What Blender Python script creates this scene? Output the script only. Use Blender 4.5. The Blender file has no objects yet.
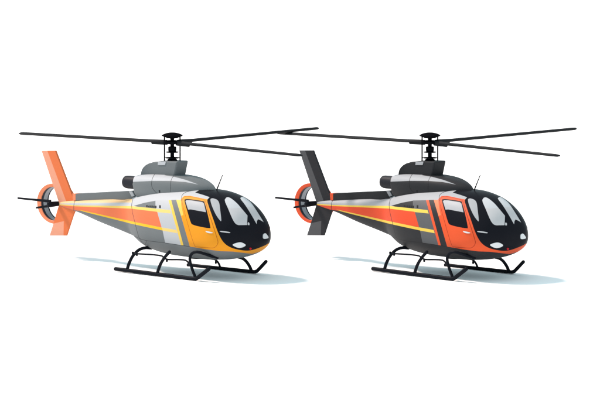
# Two parked light helicopters on a seamless white floor.
import bpy, math
from mathutils import Vector, Matrix
from mathutils.bvhtree import BVHTree
from mathutils.geometry import delaunay_2d_cdt
from mathutils.interpolate import poly_3d_calc

S = bpy.context.scene
C = S.collection
PI = math.pi

# ---------------------------------------------------------------- drawing scale
# The shapes were measured on a three-quarter elevation: 32 drawing units to the metre, the
# helicopter turned 45 degrees, seen from 6.3 degrees above.  These helpers turn a measured
# point plus its distance from the centre plane (Y) or its depth (d) into metres.
U = 32.0
KX = U * math.sqrt(.5)
SF = .11
CF = math.sqrt(1 - SF * SF)
OX, OY = 173.0, 269.5

def elev(v):                       # metres -> elevation drawing
    return OX + KX * (v[0] + v[1]), OY + KX * SF * (v[0] - v[1]) - U * CF * v[2]

def at_y(px, py, Y):               # drawing -> metres, at a given distance from the centre plane
    X = (px - OX) / KX - Y
    return Vector((X, Y, (OY + KX * SF * (X - Y) - py) / (U * CF)))

def at_d(px, py, d):               # drawing -> metres, at a given depth away from the viewer's side
    u = (px - OX) / U
    return Vector(((u - d) * math.sqrt(.5), (u + d) * math.sqrt(.5), (OY - d * U * SF - py) / (U * CF)))

VIEW = Vector((math.sqrt(.5) * CF, -math.sqrt(.5) * CF, SF))

# ---------------------------------------------------------------- materials
def lin(c):
    return tuple(((v / 255) / 12.92 if v <= 10 else (((v / 255) + .055) / 1.055) ** 2.4) for v in c)

# paint chips were matched under the studio light; this is the light's strength on a side panel
LIGHT = (1.70, 1.67, 1.65)

def mat(name, rgb, rough=.55, spec=.12, metal=0, grain=.03, coat=0):
    m = bpy.data.materials.new(name)
    m.use_nodes = True
    nt = m.node_tree
    b = nt.nodes['Principled BSDF']
    c = [min(.93, v / l) for v, l in zip(lin(rgb), LIGHT)]
    tc = nt.nodes.new('ShaderNodeTexCoord')
    nz = nt.nodes.new('ShaderNodeTexNoise')
    nz.inputs['Scale'].default_value = 3.0
    nz.inputs['Detail'].default_value = 4
    mr = nt.nodes.new('ShaderNodeMapRange')
    mr.inputs['To Min'].default_value = 1 - grain
    mr.inputs['To Max'].default_value = 1 + grain * .6
    mx = nt.nodes.new('ShaderNodeVectorMath')
    mx.operation = 'SCALE'
    mx.inputs[0].default_value = c
    nt.links.new(tc.outputs['Object'], nz.inputs['Vector'])
    nt.links.new(nz.outputs['Fac'], mr.inputs['Value'])
    nt.links.new(mr.outputs['Result'], mx.inputs['Scale'])
    nt.links.new(mx.outputs[0], b.inputs['Base Color'])
    b.inputs['Roughness'].default_value = rough
    b.inputs['Specular IOR Level'].default_value = spec
    b.inputs['Metallic'].default_value = metal
    b.inputs['Coat Weight'].default_value = coat
    b.inputs['Coat Roughness'].default_value = .08
    return m

# ---------------------------------------------------------------- object helpers
def link(o, parent=None):
    C.objects.link(o)
    if parent: o.parent = parent
    return o

class MB:
    """collects faces with material keys, links them as ONE mesh object"""
    def __init__(self):
        self.v, self.f, self.k, self.n = [], [], [], []
        self.smooth = []
    def add(self, vs, fs, key, smooth=False):
        o = len(self.v)
        self.v += [Vector(p) for p in vs]
        self.f += [tuple(i + o for i in f) for f in fs]
        self.k += [key] * len(fs) if isinstance(key, str) else list(key)
        self.smooth += [smooth] * len(fs)
        return self
    def tube(self, pts, r, key, seg=14, sub=6, caps=True, rs=None):
        """round-ended tube along a smoothed path"""
        P = [Vector(p) for p in pts]
        if sub > 1 and len(P) > 2:
            Q = []
            for i in range(len(P) - 1):
                a = P[max(i - 1, 0)]; b = P[i]; c = P[i + 1]; d = P[min(i + 2, len(P) - 1)]
                for j in range(sub):
                    t = j / sub
                    Q.append(.5 * ((2 * b) + (c - a) * t + (2 * a - 5 * b + 4 * c - d) * t * t + (3 * b - a - 3 * c + d) * t ** 3))
            P = Q + [P[-1]]
        N = len(P)
        R = [r if rs is None else rs[0] + (rs[1] - rs[0]) * i / (N - 1) for i in range(N)]
        if caps:
            t0 = (P[0] - P[1]).normalized(); t1 = (P[-1] - P[-2]).normalized()
            pre = [(P[0] + t0 * R[0] * math.sin(a), R[0] * math.cos(a)) for a in (1.45, 1.0, .5)]
            post = [(P[-1] + t1 * R[-1] * math.sin(a), R[-1] * math.cos(a)) for a in (.5, 1.0, 1.45)]
            PP = pre + list(zip(P, R)) + post
        else:
            PP = list(zip(P, R))
        pts_ = [p for p, _ in PP]
        n = None; vs = []
        for i, (p, rr) in enumerate(PP):
            t = (pts_[min(i + 1, len(PP) - 1)] - pts_[max(i - 1, 0)]).normalized()
            if n is None:
                n = t.orthogonal().normalized()
            n = (n - t * n.dot(t)).normalized()
            b = t.cross(n)
            for s in range(seg):
                a = 2 * PI * s / seg
                vs.append(p + (n * math.cos(a) + b * math.sin(a)) * rr)
        fs = []
        for i in range(len(PP) - 1):
            for s in range(seg):
                fs.append((i * seg + s, i * seg + (s + 1) % seg, (i + 1) * seg + (s + 1) % seg, (i + 1) * seg + s))
        fs.append(tuple(range(seg))[::-1]); fs.append(tuple(range((len(PP) - 1) * seg, len(PP) * seg)))
        return self.add(vs, fs, key, True)
    def lathe(self, prof, o, key, axis='z', seg=40, sx=1, sy=1):
        """surface of revolution: prof = [(radius, height)]"""
        o = Vector(o); vs = []
        for r, h in prof:
            for s in range(seg):
                a = 2 * PI * s / seg
                c, d = r * math.cos(a) * sx, r * math.sin(a) * sy
                vs.append(o + (Vector((c, d, h)) if axis == 'z' else Vector((c, h, d)) if axis == 'y' else Vector((h, c, d))))
        fs = []; ks = []
        for i in range(len(prof) - 1):
            for s in range(seg):
                fs.append((i * seg + s, i * seg + (s + 1) % seg, (i + 1) * seg + (s + 1) % seg, (i + 1) * seg + s))
                ks.append(key if isinstance(key, str) else key[i])
        if isinstance(key, str):
            fs.append(tuple(range(seg))); fs.append(tuple(range((len(prof) - 1) * seg, len(prof) * seg)))
            ks += [key, key]
        return self.add(vs, fs, ks, True)
    def prism(self, poly, y0, y1, key, sides=None):
        """polygon of (X, Z) given thickness between y0 and y1"""
        n = len(poly)
        vs = [(x, y0, z) for x, z in poly] + [(x, y1, z) for x, z in poly]
        fs = [tuple(range(n)), tuple(range(2 * n - 1, n - 1, -1))]
        fs += [(i, i + n, (i + 1) % n + n, (i + 1) % n) for i in range(n)]
        return self.add(vs, fs, [key, key] + [sides or key] * n)
    def build(self, name, mats, parent=None, normals=None, bevel=0, label=None, auto=40):
        me = bpy.data.meshes.new(name)
        me.from_pydata([tuple(p) for p in self.v], [], self.f)
        keys = []
        for k in self.k:
            if k not in keys: keys.append(k)
        for k in keys: me.materials.append(mats[k])
        for p, k, s in zip(me.polygons, self.k, self.smooth):
            p.material_index = keys.index(k); p.use_smooth = s
        me.update()
        if normals:
            me.normals_split_custom_set_from_vertices([tuple(n) for n in normals])
        else:
            import bmesh
            bm = bmesh.new(); bm.from_mesh(me)
            bmesh.ops.recalc_face_normals(bm, faces=bm.faces)
            bm.to_mesh(me); bm.free()
            if any(self.smooth): me.set_sharp_from_angle(angle=math.radians(auto))
        o = bpy.data.objects.new(name, me)
        if bevel:
            b = o.modifiers.new('edge', 'BEVEL'); b.width = bevel; b.segments = 2; b.limit_method = 'ANGLE'; b.angle_limit = math.radians(35)
        if label: o['label'] = label
        return link(o, parent)

# ---------------------------------------------------------------- fuselage shape
XN = 3.64

def interp(tab, x):
    if x <= tab[0][0]: return tab[0][1]
    for i in range(len(tab) - 1):
        a, b = tab[i], tab[i + 1]
        if x <= b[0]:
            h = b[0] - a[0]; s = (x - a[0]) / h
            d = (b[1] - a[1]) / h
            d0 = d if i == 0 else ((a[1] - tab[i - 1][1]) / (a[0] - tab[i - 1][0]) + d) / 2
            d1 = d if i == len(tab) - 2 else (d + (tab[i + 2][1] - b[1]) / (tab[i + 2][0] - b[0])) / 2
            return a[1] * (1 + 2 * s) * (1 - s) ** 2 + b[1] * s * s * (3 - 2 * s) + h * (d0 * s * (1 - s) ** 2 - d1 * s * s * (1 - s))
    return tab[-1][1]

def cap(x, x0, x1, n):
    u = max(0, min(1, (x - x0) / (x1 - x0)))
    return (1 - u ** n) ** (1 / n)

ZC = [(-5.1, 1.68), (-4.3, 1.73), (-1.9, 1.72), (-1, 1.6), (0, 1.45), (1.5, 1.3), (3.6, 1.25)]
ZT = [(-5.1, 1.755), (-4.3, 1.85), (-2.6, 2.03), (-1.9, 2.08), (-1, 2.38), (0, 2.58), (1.0, 2.64), (1.6, 2.66)]
ZB = [(-5.1, 1.60), (-4.3, 1.50), (-3.1, 1.23), (-1.9, .99), (-1.5, .90), (-1.2, .78), (-.9, .67), (0, .52), (1.5, .48)]
WD = [(-5.1, .08), (-4.3, .2), (-3.1, .34), (-1.9, .46), (-1.5, .54), (-1.2, .70), (-.6, .98), (.3, 1.17), (1.2, 1.25), (2, 1.25)]

def body_pt(X, a):
    zc = interp(ZC, X)
    zt = interp(ZT, X) if X < 1.6 else zc + (2.66 - zc) * cap(X, 1.6, XN, 2.3)
    zb = interp(ZB, X) if X < 1.5 else zc - (zc - .48) * cap(X, 1.5, XN, 2.6)
    w = interp(WD, X) if X < 2 else 1.25 * cap(X, 2.0, XN, 3.0)
    s, c = math.sin(a), math.cos(a)
    n = 2.4 if X < 2 else 2.4 - .35 * min(1, (X - 2) / 1.2) * (1 if c > 0 else 0)
    y = -w * math.copysign(abs(s) ** (2 / n), s)
    z = zc + ((zt - zc) if c > 0 else (zc - zb)) * math.copysign(abs(c) ** (2 / n), c)
    return Vector((X, y, z))

CT = [(-1.3, 2.90), (-.9, 2.95), (-.57, 2.975), (.57, 3.0), (1.1, 2.955), (1.45, 2.875), (1.72, 2.77), (1.9, 2.62)]
CW = [(-1.3, .56), (-.9, .62), (-.5, .65), (.4, .63), (.9, .56), (1.3, .44), (1.6, .28), (1.9, .05)]

def cowl_pt(X, a):
    zt, w = interp(CT, X), interp(CW, X)
    zc, n = 2.52, 3.4 - 1.2 * max(0, min(1, (X - .2) / 1.5))
    s, c = math.sin(a), math.cos(a)
    y = -w * math.copysign(abs(s) ** (2 / n), s)
    z = zc + ((zt - zc) if c > 0 else .34) * math.copysign(abs(c) ** (2 / n), c)
    sh = max(0, 1 - (X + 1.3) / .9)
    return Vector((X + sh * .26 * (2.9 - z), y, z))

def loft(fn, stations, nseg, tip=None, tail=None):
    vs, fs = [], []
    for X in stations:
        for i in range(nseg):
            vs.append(fn(X, 2 * PI * i / nseg))
    for j in range(len(stations) - 1):
        for i in range(nseg):
            k = (i + 1) % nseg
            fs.append((j * nseg + i, j * nseg + k, (j + 1) * nseg + k, (j + 1) * nseg + i))
    for cpt, base, fl in ((tail, 0, 0), (tip, (len(stations) - 1) * nseg, 1)):
        if cpt is not None:
            vs.append(Vector(cpt)); t = len(vs) - 1
            for i in range(nseg):
                a, b = base + i, base + (i + 1) % nseg
                fs.append((a, b, t) if fl else (b, a, t))
    return vs, fs

# ---------------------------------------------------------------- cutting panels and livery into a surface
def spline(pts, sub=5, closed=True):
    P = [Vector(p) for p in pts]; n = len(P); out = []
    for i in range(n if closed else n - 1):
        g = (lambda k: P[k % n]) if closed else (lambda k: P[max(0, min(n - 1, k))])
        a, b, c, d = g(i - 1), g(i), g(i + 1), g(i + 2)
        for j in range(sub):
            t = j / sub
            q = .5 * ((2 * b) + (c - a) * t + (2 * a - 5 * b + 4 * c - d) * t * t + (3 * b - a - 3 * c + d) * t ** 3)
            out.append((q.x, q.y))
    if not closed: out.append(tuple(P[-1]))
    return out

def strokes(pts, w=.22, sub=4):
    P = spline(pts, sub, False); out = []
    for a, b in zip(P, P[1:]):
        a, b = Vector(a), Vector(b)
        t = (b - a).normalized(); n = Vector((-t.y, t.x)) * w; e = t * w * .4
        out.append([tuple(a - e + n), tuple(a - e - n), tuple(b + e - n), tuple(b + e + n)])
    return out

def inside(p, poly):
    x, y = p; r = False; j = len(poly) - 1
    for i in range(len(poly)):
        xi, yi = poly[i]; xj, yj = poly[j]
        if (yi > y) != (yj > y) and x < (xj - xi) * (y - yi) / (yj - yi) + xi: r = not r
        j = i
    return r

def cut(vs, fs, regions, default):
    """regions: (paint key, part key or None to keep, polygon, both_sides). Returns {part: (verts, normals, faces, keys)}"""
    nrm = [Vector((0, 0, 0)) for _ in vs]
    fn = []
    for f in fs:
        q = [vs[i] for i in f]
        m = (q[2] - q[0]).cross(q[3 % len(q)] - q[1]) if len(q) == 4 else (q[1] - q[0]).cross(q[2] - q[0])
        fn.append(m)
    cen = sum(vs, Vector()) / len(vs)
    fc = [sum((vs[i] for i in f), Vector()) / len(f) for f in fs]
    sgn = sum((1 if m.dot(Vector((0, c.y, c.z - 1.6))) > 0 else -1) for m, c in zip(fn, fc))
    if sgn < 0: fn = [-m for m in fn]
    for f, m in zip(fs, fn):
        for i in f: nrm[i] += m
    nrm = [n.normalized() if n.length > 1e-12 else Vector((0, 0, 1)) for n in nrm]
    out = {}
    def put(part, pos, nor, key):
        d = out.setdefault(part, ([], [], [], [], {}))
        ids = []
        for p, n in zip(pos, nor):
            h = (round(p.x, 6), round(p.y, 6), round(p.z, 6))
            if h not in d[4]:
                d[4][h] = len(d[0]); d[0].append(p.copy()); d[1].append(n.copy())
            ids.append(d[4][h])
        if len(set(ids)) < 3: return
        d[2].append(tuple(ids)); d[3].append(key)
    A, B, rest = [], [], []
    mv = Vector((VIEW.x, -VIEW.y, VIEW.z))
    for k, (m, c) in enumerate(zip(fn, fc)):
        u = m.normalized() if m.length > 1e-12 else m
        if u.dot(VIEW) > .04: A.append(k)
        elif u.dot(mv) > .04 and c.y > 0: B.append(k)
        else: rest.append(k)
    for k in rest:
        put(default[1], [vs[i] for i in fs[k]], [nrm[i] for i in fs[k]], default[0])
    for faces, side in ((A, 1), (B, -1)):
        used = sorted({i for k in faces for i in fs[k]}); idx = {i: j for j, i in enumerate(used)}
        p2 = [elev((vs[i].x, vs[i].y * side, vs[i].z)) for i in used]
        flat = BVHTree.FromPolygons([(x, y, 0) for x, y in p2], [tuple(idx[i] for i in fs[k]) for k in faces])
        ed = {tuple(sorted((idx[a], idx[b]))) for k in faces for a, b in zip(fs[k], fs[k][1:] + fs[k][:1]) if a != b}
        pts = list(p2)
        for key, part, poly, both in regions:
            if side < 0 and not both: continue
            o = len(pts); pts += poly
            ed |= {(o + i, o + (i + 1) % len(poly)) for i in range(len(poly))}
        r = delaunay_2d_cdt([Vector(p) for p in pts], list(ed), [], 0, 1e-5, True)
        V2, F2, OV = r[0], r[2], r[3]
        P3 = []
        for q, ov in zip(V2, OV):
            o = [i for i in ov if i < len(used)]
            if o:
                P3.append((vs[used[o[0]]], nrm[used[o[0]]])); continue
            loc, _, fi, _ = flat.ray_cast(Vector((q.x, q.y, 5)), Vector((0, 0, -1)))
            if fi is None: loc, _, fi, _ = flat.find_nearest(Vector((q.x, q.y, 0)))
            f = fs[faces[fi]]
            w = poly_3d_calc([Vector((*p2[idx[i]], 0)) for i in f], Vector((loc.x, loc.y, 0)))
            P3.append((sum((vs[i] * a for i, a in zip(f, w)), Vector()), sum((nrm[i] * a for i, a in zip(f, w)), Vector()).normalized()))
        boxes = [(min(p[0] for p in g[2]), max(p[0] for p in g[2]), min(p[1] for p in g[2]), max(p[1] for p in g[2])) for g in regions]
        for f in F2:
            c = (sum(V2[i].x for i in f) / 3, sum(V2[i].y for i in f) / 3)
            if flat.ray_cast(Vector((*c, 5)), Vector((0, 0, -1)))[2] is None: continue
            key, part = default
            for g, bx in zip(regions, boxes):
                if side < 0 and not g[3]: continue
                if bx[0] <= c[0] <= bx[1] and bx[2] <= c[1] <= bx[3] and inside(c, g[2]):
                    if g[0]: key = g[0]
                    if g[1]: part = g[1]
            pk = part if side > 0 or part in ('body', 'boom', 'canopy', 'cowl') else part + '|port'
            fl = f if side > 0 else f
            q = [P3[i] for i in fl]
            g = (q[1][0] - q[0][0]).cross(q[2][0] - q[0][0])
            if g.dot(q[0][1]) < 0: q = q[::-1]
            put(pk, [a for a, _ in q], [b for _, b in q], key)
    return out

def panel(d, name, mats, parent, raise_=0, skirt=0, label=None, bulge=0):
    """a cut-out panel as a mesh of its own, standing raise_ proud with edges turned in by skirt"""
    v, n, f, k = d[0], d[1], d[2], d[3]
    mb = MB()
    if bulge:
        c = sum(v, Vector()) / len(v); rad = max((p - c).length for p in v)
        vv = [p + m * (raise_ + bulge * math.sqrt(max(0, 1 - ((p - c).length / rad) ** 2))) for p, m in zip(v, n)]
    else:
        vv = [p + m * raise_ for p, m in zip(v, n)]
    mb.add(vv, f, k, True)
    nn = list(n)
    if skirt:
        e = {}
        for fi, t in enumerate(f):
            for a, b in zip(t, t[1:] + t[:1]):
                if (b, a) in e: del e[(b, a)]
                else: e[(a, b)] = k[fi]
        sv, sf, sk, sn = [], [], [], []
        for (a, b), key in e.items():
            t = (vv[b] - vv[a]).cross(n[a]).normalized()
            o = len(sv)
            sv += [vv[a], vv[b], vv[b] - n[b] * skirt, vv[a] - n[a] * skirt]
            sn += [t] * 4
            sf.append((o + 1, o, o + 3, o + 2)); sk.append(key)
        mb.add(sv, sf, sk, True); nn += sn
    return mb.build(name, mats, parent, normals=nn, label=label)

# ---- livery and panels on the fuselage, measured on the elevation
PANEL = [(134.5, 198), (132.6, 200.5), (131.4, 205), (132.4, 213), (134.5, 222), (137, 231), (140, 240), (143, 247)]
DOOR = spline([(182.6, 204), (183, 199), (185.8, 196.6), (191, 197), (203, 199.6), (205.6, 203), (207.2, 209), (211.4, 222), (216.4, 237.5), (217.3, 243), (213.5, 247.2), (205, 247), (196.4, 246.2), (193.6, 243), (188.4, 226)], 4)
WIN_FRAME = spline([(184.5, 201), (185.8, 199.3), (190, 199.3), (202.6, 201.2), (204.5, 203.2), (207, 212), (210, 226.2), (208.8, 228), (200, 226.6), (192.8, 224.6), (190.6, 222), (187.5, 212)], 4)
WIN_GLASS = [(185.5, 201.4), (186.5, 200.2), (190, 200.3), (202.2, 202.2), (203.7, 203.6), (205.8, 212.2), (190.8, 209.4), (188, 209.6)]
CANOPY = [(195, 192.6), (200, 189.6), (215, 186), (240, 186), (285, 200), (285, 242.6)] + spline([(275, 242.3), (268.8, 243), (264, 245.4), (256, 248.5), (250, 250.1), (244, 250.3), (237, 249.2), (231, 247.5), (225.6, 244.4), (221.4, 239.8), (217.2, 231.5), (213, 219.5), (209.5, 209.5), (207.2, 202.4)], 5, False) + [(207, 199.8), (209.3, 197.2), (203, 195.0)]
AMBER = [(181.2, 205), (180.8, 199), (184, 196), (190, 195.8), (204, 198.8), (207.5, 199.4), (290, 200), (290, 239), (270, 246), (260.5, 251.2), (251.5, 253.6), (232, 251.2), (220, 250.8), (205, 248.9), (189.5, 246.2)]
PANE_A = spline([(210.2, 200), (211.8, 198.5), (214.6, 199), (217.2, 200.4), (218.9, 203.5), (219.9, 211), (220.8, 220.3), (219.3, 220), (215.5, 214.5), (211.8, 206.3)])
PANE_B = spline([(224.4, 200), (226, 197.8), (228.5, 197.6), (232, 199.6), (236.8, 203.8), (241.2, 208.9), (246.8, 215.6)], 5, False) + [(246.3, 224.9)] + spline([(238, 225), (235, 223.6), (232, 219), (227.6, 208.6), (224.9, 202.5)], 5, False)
PANE_B_GLARE = [(223, 196), (248, 196), (248, 207.3), (236, 208.2), (231, 208.6), (226, 206.5)]
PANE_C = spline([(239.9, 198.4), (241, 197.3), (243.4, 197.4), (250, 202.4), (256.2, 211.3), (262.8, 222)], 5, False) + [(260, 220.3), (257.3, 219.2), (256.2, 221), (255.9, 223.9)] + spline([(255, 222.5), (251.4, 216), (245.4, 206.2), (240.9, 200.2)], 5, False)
PANE_C_GLARE = [(238, 196), (256, 196), (256, 206.6), (249.3, 206.8), (243.5, 208)]
LAMP_A = spline([(232, 244.6), (235.2, 242.7), (240.2, 242), (244.8, 244.6), (241.8, 246.6), (237.2, 247.1)])
LAMP_B = spline([(262.3, 234.4), (264.3, 233.3), (266.4, 235.6), (267.6, 237.6), (265.4, 238.4), (262.4, 238.3)])
RED = [(249.6 + 1.1 * math.cos(a * PI / 5), 248.2 + 1.1 * math.sin(a * PI / 5)) for a in range(10)]
HANDLE_A = spline([(205.6, 230.8), (207.5, 231), (212.3, 232.2), (212, 232.9), (209, 232.9), (206.4, 232)])
HANDLE_B = spline([(219.6, 230.8), (224, 231), (229.2, 232.0), (229.0, 232.8), (224.5, 232.4), (220.2, 231.7)])

BODY = [
    ('white', None, [(40, 180), (300, 180), (300, 212), (40, 204)], True),
    ('white', None, [(50, 198), (134, 197), (170, 180), (290, 180), (290, 205), (182, 199.6), (170, 200.1), (157, 200.4), (144, 202.6), (134, 205.6), (132, 206.4), (50, 204.5)], True),
    ('peach', None, [(56, 198.5), (75, 198.2), (132.2, 196), (131.6, 202.4), (75, 202.8), (57, 203.6)], True),
    ('base', None, [(74.8, 180), (74.8, 199.9), (132.2, 198.9), (132.2, 180)], True),
    ('base', None, [(133.6, 205.8), (144.6, 202.7), (157, 200.4), (156.3, 208.5), (140, 207.2)], True),
    ('panel_tone', None, [(155.5, 200.5), (170, 200.1), (172.5, 200.0), (184, 246), (165, 242.6), (161.8, 229), (157.2, 211.5), (155.5, 206)], True),
    ('coral', None, [(57, 204.8), (75, 206), (131, 208.2), (157.2, 211.8), (161.6, 227), (130, 221.6), (84, 211.2), (73, 210.2), (66, 208)], True),
    ('cream', None, [(57, 203.9), (75, 205.2), (131, 206), (170, 210), (171.2, 213.4), (131, 208.6), (75, 206.2), (57, 205.0)], True),
    ('yellow', None, [(78, 209.6), (131, 221.2), (162, 227.4), (176.2, 229.8), (177.2, 233.0), (162.3, 230.4), (131, 223.6), (82, 211.4)], True),
    ('cream_b', None, [(161.8, 227.3), (176.2, 229.8), (177.2, 233.0), (162.6, 230.4)], True),
    ('cream_b', None, [(156, 208.6), (170, 210), (171.2, 213.4), (157, 212.0)], True),
    ('base', None, [(137, 225), (162.6, 230.3), (165.1, 242.6), (145, 240), (135, 236)], True),
    ('sash', None, [(168.5, 200.1), (171.2, 200.0), (183.6, 245.6), (181, 245.2)], True),
    ('base', None, [(171.2, 200.0), (176.2, 199.8), (189.8, 247), (183.6, 246)], True),
    ('sash_b', None, [(176.2, 199.8), (181, 199.8), (182, 204), (184.2, 214.6), (180.9, 215.8)], True),
    ('amber', None, [(180.9, 215.8), (184.2, 214.6), (192, 247.3), (189.8, 247)], True),
    ('amber', None, AMBER, True),
    ('base', None, [(134, 236), (145, 240.2), (165, 242.7), (190, 246.4), (205, 249), (220, 250.8), (232, 251.2), (251.5, 253.6), (275, 262), (120, 262), (128, 236)], True),
    (None, 'boom', [(20, 150), (134.5, 150), (134.5, 198), (132.6, 200.5), (131.4, 205), (132.4, 213), (134.5, 222), (137, 231), (138, 260), (20, 260)], True),
    ('black', 'canopy', CANOPY, True),
    (None, 'door', DOOR, True),
    ('black', 'window', WIN_FRAME, True),
    ('glass_door', 'window', WIN_GLASS, True),
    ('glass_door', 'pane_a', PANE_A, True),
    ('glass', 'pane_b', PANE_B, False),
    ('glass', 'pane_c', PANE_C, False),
    ('lamp', 'lamp_a', LAMP_A, False),
    ('lamp', 'lamp_b', LAMP_B, False),
    ('red', 'red', RED, False),
    ('glass', 'wiper', [(246.9, 222.8), (247.6, 222.2), (248.5, 223.2), (248.6, 225), (247, 225.1)], False),
    ('lamp', 'handle_a', HANDLE_A, True),
    ('glass', 'handle_b', HANDLE_B, True),
]
for ln in ([(132.8, 199.5), (131.6, 205), (132.6, 213), (134.8, 222), (137, 231), (140, 239.5), (147, 247)],
           [(75.8, 199), (73.2, 203), (72.8, 211)],
           [(134, 236), (145, 240.2), (165, 242.7), (190, 246.4)],
           [(147, 240.5), (145.5, 244), (146.5, 248)],
           [(181.6, 201), (182, 195.5), (186, 192.2), (194, 190.4), (200, 189.4)]):
    for q in strokes(ln): BODY.insert(18, ('line', None, q, True))
for q in strokes(DOOR + DOOR[:1], .2, 3): BODY.insert([i for i, g in enumerate(BODY) if g[1] == 'window'][0], ('line_door', 'door', q, True))
# small illegible registration marks
x = 146.2
for w, h in ((1.5, 2.7), (.9, 2.1), (1.5, 2.5), (1.5, 2.6), (1.4, 2.4), (1.5, 2.6)):
    BODY.append(('marks', None, [(x, 207.2 - h * .8 + (x - 146) * .06), (x + w, 207.2 - h * .8 + (x - 146) * .06), (x + w, 207.2 + (x - 146) * .08), (x, 207.2 + (x - 146) * .08)], True))
    x += w + .42
BODY.append(('marks', None, [(159.2, 205.1), (160.9, 205.2), (160.9, 208.2), (159.2, 208)], True))
# reflection highlight painted as a lighter top tone inside the windscreen panes
BODY += [('glass_glare', None, PANE_B_GLARE, False), ('glass_glare', None, PANE_C_GLARE, False)]

COWL = [
    ('white', None, [(120, 166), (157, 160), (168, 173.0), (164.5, 175.2), (175, 177), (186, 180), (198.3, 184.6), (185, 182), (170.5, 180.9), (151.8, 180.9), (130.6, 181.8), (125, 182)], True),  # highlight along the cowl top, painted in as a white band
    ('base', None, [(164, 172), (168, 174.6), (175, 177), (186, 180), (198.3, 184.6), (230, 190), (230, 160), (164, 160)], True),
    ('marks', None, [(158.6, 190.2), (160.2, 190), (160.4, 192.6), (159.2, 192.9)], True),
]
for ln in ([(158, 171.5), (154.2, 175), (151.9, 180.5), (151.9, 186.5), (154.6, 191), (158.8, 194.5)], [(176, 173.5), (173.6, 176), (171, 181), (170.6, 192)]):
    for q in strokes(ln): COWL.append(('line', None, q, True))

st = [-5.1 + 7.1 * i / 78 for i in range(79)] + [2 + (XN - 2) * math.sin(PI / 2 * i / 44) for i in range(1, 44)]
BV, BF = loft(body_pt, st, 96, tip=(XN, 0, interp(ZC, XN)), tail=(-5.1, 0, 1.68))
BODY_PARTS = cut(BV, BF, BODY, ('base', 'body'))
st = [-1.3 + 3.2 * i / 44 for i in range(45)]
CV, CFs = loft(cowl_pt, st, 72, tip=(1.93, 0, 2.5), tail=(-1.2, 0, 2.55))
COWL_PARTS = cut(CV, CFs, COWL, ('base', 'cowl'))

# keep the painted reflection tone only on panes
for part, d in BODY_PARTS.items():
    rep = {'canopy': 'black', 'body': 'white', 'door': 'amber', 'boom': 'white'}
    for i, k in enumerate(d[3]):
        if k == 'glass_glare' and not part.startswith('pane'):
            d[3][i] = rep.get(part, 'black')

def xz(px, py, Y):
    p = at_y(px, py, Y); return (p.x, p.z)

def blade(mb, hub, tip, chord, thick, key, r0, cuff=None, pitch=.06):
    """aerofoil rotor blade from near the hub out to the tip"""
    hub, tip = Vector(hub), Vector(tip)
    L = (tip - hub).length; t = (tip - hub).normalized()
    side = t.cross(Vector((0, 0, 1))).normalized(); up = side.cross(t)
    prof = []
    for i in range(16):
        a = 2 * PI * i / 16
        x = math.cos(a) * .5; zz = math.sin(a) * .5 * (1.0 if x > 0 else 1 - .55 * (-2 * x) ** 2)
        prof.append((x, zz))
    rows = []
    for r, cs, ts, off in [(r0, .45, 1.25, 0), (r0 + .18, .5, 1.25, 0), (r0 + .42, .9, 1.1, 0), (r0 + .6, 1, 1.0, 0)] + [(r0 + .6 + (L - r0 - .72) * i / 8, 1, 1 - .12 * i / 8, 0) for i in range(1, 9)] + [(L - .05, .86, .8, .04), (L, .5, .45, .12)]:
        c = chord * cs; th = thick * ts
        rows.append([hub + t * r + (side * math.cos(pitch) + up * math.sin(pitch)) * (x * c - off * chord) + up * (z * th) for x, z in prof])
    n = 16; vs = [p for r in rows for p in r]
    fs = [(i * n + s, i * n + (s + 1) % n, (i + 1) * n + (s + 1) % n, (i + 1) * n + s) for i in range(len(rows) - 1) for s in range(n)]
    fs += [tuple(range(n)), tuple(range((len(rows) - 1) * n, len(rows) * n))]
    mb.add(vs, fs, key, True)

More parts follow.
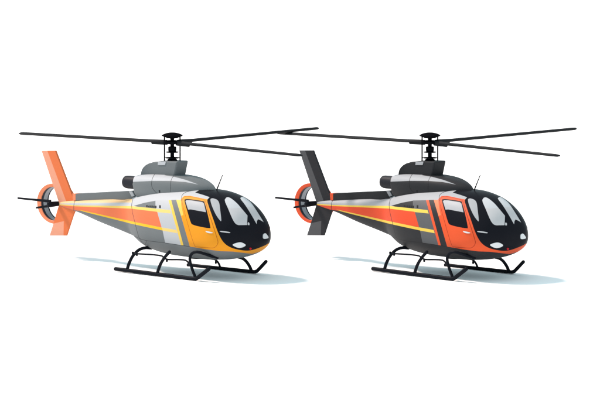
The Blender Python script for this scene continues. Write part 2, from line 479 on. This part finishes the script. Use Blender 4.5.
def helicopter(pal, label, loc, rot):
    root = bpy.data.objects.new('helicopter', None); C.objects.link(root)
    root.empty_display_size = .5
    root.location = loc; root.rotation_euler = (0, 0, rot)
    root['label'] = label; root['category'] = 'helicopter'; root['group'] = 'helicopters parked side by side'
    M = {}
    glossy = {'glass': (.25, .15), 'glass_glare': (.25, .15), 'glass_door': (.4, .04), 'lamp': (.2, .3), 'black': (.3, .015), 'cap': (.5, 0), 'blade': (.6, .03), 'gear': (.5, .03)}
    for k, c in pal.items():
        r, s = glossy.get(k, (.55, .10))
        M[k] = mat(k + '_paint', c, rough=r, spec=s, grain=0 if k in glossy else .02)
    P = BODY_PARTS
    body = panel(P['body'], 'fuselage', M, root)
    panel(P['boom'], 'tail_boom', M, root)
    can = panel(P['canopy'], 'cockpit_canopy', M, root)
    for sfx in ('', '|port'):
        dr = panel(P['door' + sfx], 'door', M, root, raise_=.006, skirt=.03)
        panel(P['window' + sfx], 'window', M, dr, raise_=.004, skirt=.02)
        panel(P['handle_a' + sfx], 'handle', M, dr, raise_=.02, skirt=.03)
        panel(P['pane_a' + sfx], 'quarter_window', M, can, raise_=.004, skirt=.02)
        if 'handle_b' + sfx in P: panel(P['handle_b' + sfx], 'air_scoop', M, can, raise_=.008, skirt=.03)
    panel(P['pane_b'], 'windscreen_pane', M, can, raise_=.004, skirt=.02)
    panel(P['pane_c'], 'windscreen_pane', M, can, raise_=.004, skirt=.02)
    panel(P['lamp_a'], 'headlight', M, can, raise_=.006, skirt=.03, bulge=.02)
    panel(P['lamp_b'], 'headlight', M, can, raise_=.006, skirt=.03, bulge=.02)
    panel(P['red'], 'nose_light', M, can, raise_=.012, skirt=.03, bulge=.012)
    panel(P['wiper'], 'wiper_mount', M, can, raise_=.012, skirt=.02)
    # engine cowling with its exhaust
    cw = panel(COWL_PARTS['cowl'], 'engine_cowling', M, root)
    e = MB()
    e.lathe([(.05, .06), (.13, .04), (.15, -.02), (.165, -.09), (.19, -.07), (.203, -.02), (.207, .06), (.207, .8)], (-1.66, -.35, 2.655), 'exhaust', axis='x')
    e.build('exhaust_pipe', M, cw, auto=60)
    # rotor fairing
    f = MB()
    top = [(140.2, 174.5), (140.5, 172), (141.2, 169.5), (142.6, 167.2), (145, 164.9), (148, 163.3), (152.5, 162), (157.5, 161.3), (163.8, 161), (188.5, 160.6), (185.4, 176), (184.5, 184), (142, 182)]
    poly = []
    for i, (a, b) in enumerate(top):
        Y = -.26 if i < 9 or i == 12 else -.26
        q = at_y(a if i < 9 or i == 12 else a - 11.5, b + (0 if i < 9 or i == 12 else 1.2), Y)
        poly.append((q.x, q.z))
    f.prism(poly, -.26, .26, 'base')
    fa = f.build('rotor_fairing', M, root, bevel=.04)
    h = MB()
    a, b = xz(158.3, 161.6, -.262), xz(166, 161.6, -.262); c_, d_ = xz(165.2, 165, -.262), xz(158, 165, -.262)
    h.prism([a, b, c_, d_], -.272, -.2, 'white')
    h.build('access_hatch', M, fa)
    # rotor mast and head
    m = MB()
    z = lambda py: (OY - py) / (U * CF)
    o = (-.03, 0, 0)
    m.lathe([(.0, 3.3), (.062, 3.3), (.062, 4.16), (0, 4.16)], o, 'cap')
    m.lathe([(0, 3.38), (.155, 3.38), (.155, 3.455), (.13, 3.47), (0, 3.47)], o, 'cap')
    m.lathe([(0, 3.495), (.225, 3.5), (.225, 3.52), (0, 3.525)], o, 'cap')
    m.lathe([(0, 3.675), (.2, 3.68), (.2, 3.7), (0, 3.705)], o, 'cap')
    m.lathe([(0, 3.72), (.115, 3.72), (.128, 3.735), (.128, 3.845), (.115, 3.86), (0, 3.86)], o, 'cap')
    mast = m.build('rotor_mast', M, root, auto=35)
    for s in (-1, 1):
        r = MB(); u = .244 * s * math.sqrt(.5)
        r.tube([(-.03 + u, u, 3.36), (-.03 + u, u, 4.16)], .023, 'cap', sub=1)
        r.build('pitch_link', M, mast)
    k = MB()
    k.lathe([(0, 3.955), (.25, 3.955), (.27, 3.97), (.27, 4.03), (.25, 4.045), (0, 4.045)], o, 'cap')
    k.lathe([(0, 4.13), (.17, 4.13), (.2, 4.15), (.25, 4.165), (.325, 4.2), (.335, 4.215), (.31, 4.235), (.22, 4.275), (.12, 4.297), (0, 4.303)], o, 'cap')
    hub = k.build('rotor_head', M, root, auto=35)
    H = Vector((-.03, 0, 4.0))
    for t in (at_d(18.6, 132.5, 2.92), at_d(320.2, 127.6, 3.37), at_d(299.4, 156.1, -3.9)):
        bl = MB(); blade(bl, H, t, .22, .105, 'blade', .2)
        ro = bl.build('rotor_blade', M, hub, auto=50)
        g = MB(); dr = (t - H).normalized(); sd = dr.cross(Vector((0, 0, 1)))
        p = [H + dr * .2 + Vector((0, 0, -.055)), H + dr * .72 + Vector((0, 0, -.06))]
        g.tube(p, .042, 'blade', sub=1)
        g.build('blade_cuff', M, ro)
    # tail spine, bracket
    s_ = MB()
    P4 = [xz(74.6, 193.5, -.15), xz(129.6, 190.9, -.15), xz(133.4, 199.3, -.15), xz(100, 200.2, -.15), xz(74.6, 200.6, -.15)]
    s_.prism([xz(76, 199, -.04), xz(131, 197.5, -.04), xz(131, 203, -.04), xz(76, 203, -.04)], -.1, .1, 'base')
    s_.prism(P4, -.15, .15, 'base')
    s_.prism([xz(71.2, 193.4, -.149), xz(74.6, 193.4, -.149), xz(74.6, 200.6, -.149), xz(71.8, 200.4, -.149)], -.147, .147, 'ring')
    sp = s_.build('tail_spine', M, root, bevel=.008)
    b_ = MB(); b_.prism([xz(128.6, 191.2, -.17), xz(131.8, 191.2, -.17), xz(134.4, 195.9, -.17), xz(131.6, 196.6, -.17)], -.17, -.14, 'white')
    b_.build('bracket', M, sp)
    # fins
    def fin(rows, quads, keys, outline, name):
        mb = MB(); n = len(rows)
        vs = []
        for sgn in (-1, 1):
            for (px, py, th) in rows:
                p = at_y(px, py, -.09); vs.append((p.x, -.06 + sgn * th, p.z))
        fs = [q for q in quads] + [tuple(i + n for i in q[::-1]) for q in quads]
        ks = keys + keys
        for a, b, kk in outline:
            fs.append((a, b, b + n, a + n)); ks.append(kk)
        mb.add(vs, fs, ks)
        return mb.build(name, M, root, bevel=.006)
    fin([(40, 150, .035), (46, 150, .035), (54, 150, .035), (73.2, 200.4, .035), (66, 203.5, .035), (57.6, 202.6, .035)],
        [(0, 1, 4, 5), (1, 2, 3, 4)], ['fin_lit', 'fin'],  # lit and darker facets painted on, the fin plate is flat
        [(0, 1, 'fin_lit'), (1, 2, 'fin'), (2, 3, 'fin'), (3, 4, 'fin'), (4, 5, 'fin_lit'), (5, 0, 'fin_lit')], 'upper_tail_fin')
    fin([(58, 203, .03), (74.5, 206.5, .03), (72.6, 213, .03), (65, 236, .03), (62.2, 236, .03), (62.5, 221.3, .03), (51.8, 223.7, .03), (47.8, 236, .03)],
        [(0, 1, 2, 5, 6), (2, 3, 4, 5), (6, 5, 4, 7)], ['fin', 'fin', 'fin_lit'],  # paler part painted as a lit facet on a flat plate
        [(0, 1, 'fin'), (1, 2, 'fin'), (2, 3, 'fin'), (3, 4, 'fin'), (4, 7, 'fin_lit'), (7, 6, 'fin_lit'), (6, 0, 'fin')], 'lower_tail_fin')
    # duct round the tail rotor
    d = MB()
    cx, cz = (51.8 - OX) / KX - .03, 1.648
    ring = [(.745, .64, .04, 'ring'), (.73, .625, .02, 'ring'), (.57, .548, .02, 'ring'), (.555, .535, .035, 'duct_dark'), (.55, .53, .13, 'duct_mid'), (.55, .53, .3, 'duct_dark'), (.55, .53, .36, 'ring'), (.72, .62, .36, 'ring'), (.745, .64, .33, 'ring'), (.745, .64, .04, None)]
    N = 64; vs = []; fs = []; ks = []
    for (ax, az, yy, _) in ring:
        for s in range(N):
            t = 2 * PI * s / N; vs.append((cx + ax * math.cos(t), yy, cz + az * math.sin(t)))
    for i in range(len(ring) - 1):
        for s in range(N):
            fs.append((i * N + s, i * N + (s + 1) % N, (i + 1) * N + (s + 1) % N, (i + 1) * N + s)); ks.append(ring[i][3])
    d.add(vs, fs, ks, True)
    d.build('tail_duct', M, root, auto=35)
    # tail rotor
    t0 = at_y(57.5, 203.4, -.04)
    tr = MB()
    tr.lathe([(0, .0), (.078, .0), (.085, -.2), (.09, -.38), (.085, -.44), (.07, -.46), (0, -.47)], (t0.x, -.05, t0.z), 'black', axis='y', seg=24)
    trr = tr.build('tail_rotor', M, root, auto=50)
    for (a, b) in (((49.5, 201.2), (15.4, 197.8)), ((49.5, 205.6), (34.3, 207.7))):
        A_, B_ = at_y(*a, -.42), at_y(*b, -.42)
        mb = MB(); dv = (B_ - A_); L = dv.length; dv.normalize(); up = Vector((0, 1, 0)).cross(dv)
        rows = [(0, .048, .03), (.2, .042, .02), (.5, .036, .015), (1, .03, .012)]
        vs = []; fs = []
        for r, w_, th in rows:
            for sx, sy in ((-1, -1), (1, -1), (1, 1), (-1, 1)):
                vs.append(A_ + dv * L * r + up * w_ * sx + Vector((0, th * sy, 0)))
        for i in range(3):
            for s in range(4):
                fs.append((i * 4 + s, i * 4 + (s + 1) % 4, i * 4 + 4 + (s + 1) % 4, i * 4 + 4 + s))
        fs += [(0, 1, 2, 3), (12, 13, 14, 15)]
        mb.add(vs, fs, 'black'); mb.build('tail_rotor_blade', M, trr, bevel=.006)
    # antenna
    an = MB(); p0 = at_y(216.3, 190.6, 0); p1 = at_y(222.3, 175.4, 0)
    an.tube([p0, p1], .02, 'blade', sub=1, rs=(.022, .013))
    an.lathe([(0, -.03), (.05, -.03), (.035, .02), (0, .03)], p0, 'blade', seg=16)
    an.build('antenna', M, root)
    # ground gear: skids (with upturned toes), curved struts, braces
    def skid(y, heel, ang, toe, r):
        mb = MB(); a = at_y(*heel, y); b = at_y(*ang, y); c = at_y(*toe, y)
        u = (b - a).normalized(); w_ = (c - b).normalized()
        mb.tube([a, a.lerp(b, .33), a.lerp(b, .66), b - u * .12, b - u * .04 + w_ * .03, b + w_ * .1, c], r, 'gear', sub=3)
        return mb.build('skid', M, root)
    sk1 = skid(-1.3, (115.6, 268.9), (195.8, 278.4), (208.4, 268.4), .064)
    sk2 = skid(1.3, (188.2, 265.3), (256, 272.0), (265.6, 261.6), .058)
    def strut(pts, r=.051, name='strut', parent=root, key='gear'):
        mb = MB(); mb.tube([at_y(*p) for p in pts], r, key, sub=5); return mb.build(name, M, parent)
    strut([(127.2, 269, -1.3), (129.3, 262.6, -1.29), (133, 255.6, -1.2), (138.6, 250, -1.02), (145, 247.8, -.8), (151, 248.2, -.55)])
    strut([(157.3, 272.8, -1.3), (160.3, 264.2, -1.33), (164.6, 257.2, -1.36), (169.4, 251.6, -1.38)])
    strut([(195.4, 277.6, -1.3), (191.6, 267.6, -1.31), (189.6, 258.6, -1.33), (191.6, 253.4, -1.34), (196.4, 251.6, -1.33), (203.6, 253.2, -1.2), (210, 255.5, -1.0), (217, 257.2, -.75)], .047)
    strut([(251.4, 271.2, 1.3), (249.3, 266.2, 1.26), (245.8, 261.2, 1.15), (242, 258.3, .98), (237.5, 257, .75)])
    strut([(220.6, 268.4, 1.3), (218.6, 263.5, 1.27), (215.5, 260, 1.15), (212, 258.4, .95), (206, 256.5, .7)], .034)
    strut([(132.4, 252.9, -1.28), (136.6, 253.6, -1.27), (150, 254.3, -1.28), (161, 255.5, -1.3), (164, 257.6, -1.32), (168, 259.2, -1.3), (178, 259.3, -1.27), (184.4, 259.7, -1.25), (187.4, 261.4, -1.26), (189.6, 265, -1.28)], .028, 'brace')
    strut([(189.5, 257.9, -.3), (196, 258.4, 0), (204, 258.6, .5), (214.6, 259.8, 1.14)], .02, 'brace')
    for (a, b, y) in ((132.8, 252.9, -1.29), (136.8, 254.4, -1.29), (166.8, 260.2, -1.3), (215.8, 262.6, 1.14)):
        mb = MB(); p = at_y(a, b, y); mb.lathe([(0, -.045), (.03, -.045), (.036, 0), (.03, .045), (0, .045)], p, 'gear', seg=10)
        mb.build('clamp', M, root)
    return root

base_pal = dict(black=(32, 33, 39), blade=(50, 51, 53), cap=(22, 22, 25), gear=(28, 31, 38), exhaust=(42, 43, 50), lamp=(240, 242, 244),
                red=(205, 25, 40), duct_dark=(52, 55, 66), duct_mid=(176, 180, 186), marks=(44, 46, 50),
                glass=(224, 221, 222), glass_glare=(228, 229, 232), glass_door=(190, 192, 196))
left = dict(base_pal, base=(123, 128, 130), white=(206, 208, 212), peach=(255, 214, 160), cream=(255, 217, 115), cream_b=(255, 219, 130),
            yellow=(255, 203, 45), coral=(250, 129, 84), panel_tone=(201, 203, 207), sash=(255, 212, 92), sash_b=(255, 214, 100),
            amber=(255, 165, 35), line=(62, 64, 68), line_door=(196, 112, 30), ring=(253, 150, 108), fin=(246, 128, 76), fin_lit=(252, 172, 140))
right = dict(base_pal, marks=(28, 29, 32), base=(50, 51, 54), white=(187, 189, 193), peach=(190, 191, 195), cream=(255, 219, 96), cream_b=(255, 219, 96),
             yellow=(255, 214, 84), coral=(246, 88, 52), panel_tone=(103, 104, 107), sash=(252, 98, 56), sash_b=(255, 142, 98),
             amber=(250, 98, 54), line=(30, 31, 35), line_door=(170, 55, 30), ring=(249, 98, 60), fin=(50, 50, 54), fin_lit=(94, 94, 97))

D = 300.0
xl, xr = -(300 - OX) / U, (257.5 + OX - 300) / U
helicopter(left, 'grey helicopter with an amber door, coral stripes and orange tail fins', (xl, 0, 0), -PI / 4 - math.atan(xl / D))
helicopter(right, 'charcoal helicopter with a red-orange door and dark grey tail fins', (xr, 0, 0), -PI / 4 - math.atan(xr / D))

# ---------------------------------------------------------------- ground
g = MB(); R = 3000
g.add([(-R, -R, -.062), (R, -R, -.062), (R, R, -.062), (-R, R, -.062)], [(0, 1, 2, 3)], 'floor')
LIGHT = (1, 1, 1)
fm = mat('seamless_white_floor', (247, 247, 247), rough=1, spec=0, grain=.004)
go = g.build('ground', {'floor': fm})
go['kind'] = 'structure'

# ---------------------------------------------------------------- light
SKY = (.73, .93, 1.0)
SUN = (1.0, .84, .77); SUN_E = 5.8
w = bpy.data.worlds.new('World'); S.world = w; w.use_nodes = True
bg = w.node_tree.nodes['Background']
bg.inputs['Color'].default_value = (*SKY, 1); bg.inputs['Strength'].default_value = 1
ld = bpy.data.lights.new('sun', 'SUN'); ld.energy = SUN_E; ld.color = SUN; ld.angle = math.radians(8)
lo = bpy.data.objects.new('sun', ld); C.objects.link(lo)
src = Vector((-.74, .36, 1.0))
lo.rotation_euler = src.to_track_quat('Z', 'Y').to_euler()

# ---------------------------------------------------------------- camera
cd = bpy.data.cameras.new('camera'); cam = bpy.data.objects.new('camera', cd); C.objects.link(cam)
tgt = Vector((0, 0, (OY - 200) / U / CF))
cam.location = tgt + Vector((0, -CF, SF)) * D
cam.rotation_euler = (tgt - cam.location).to_track_quat('-Z', 'Y').to_euler()
cd.sensor_width = 36; cd.lens = 36 * D / (600 / U); cd.clip_start = 1; cd.clip_end = 8000
S.camera = cam
S.view_settings.view_transform = 'Standard'; S.view_settings.look = 'None'; S.view_settings.exposure = 0; S.view_settings.gamma = 1
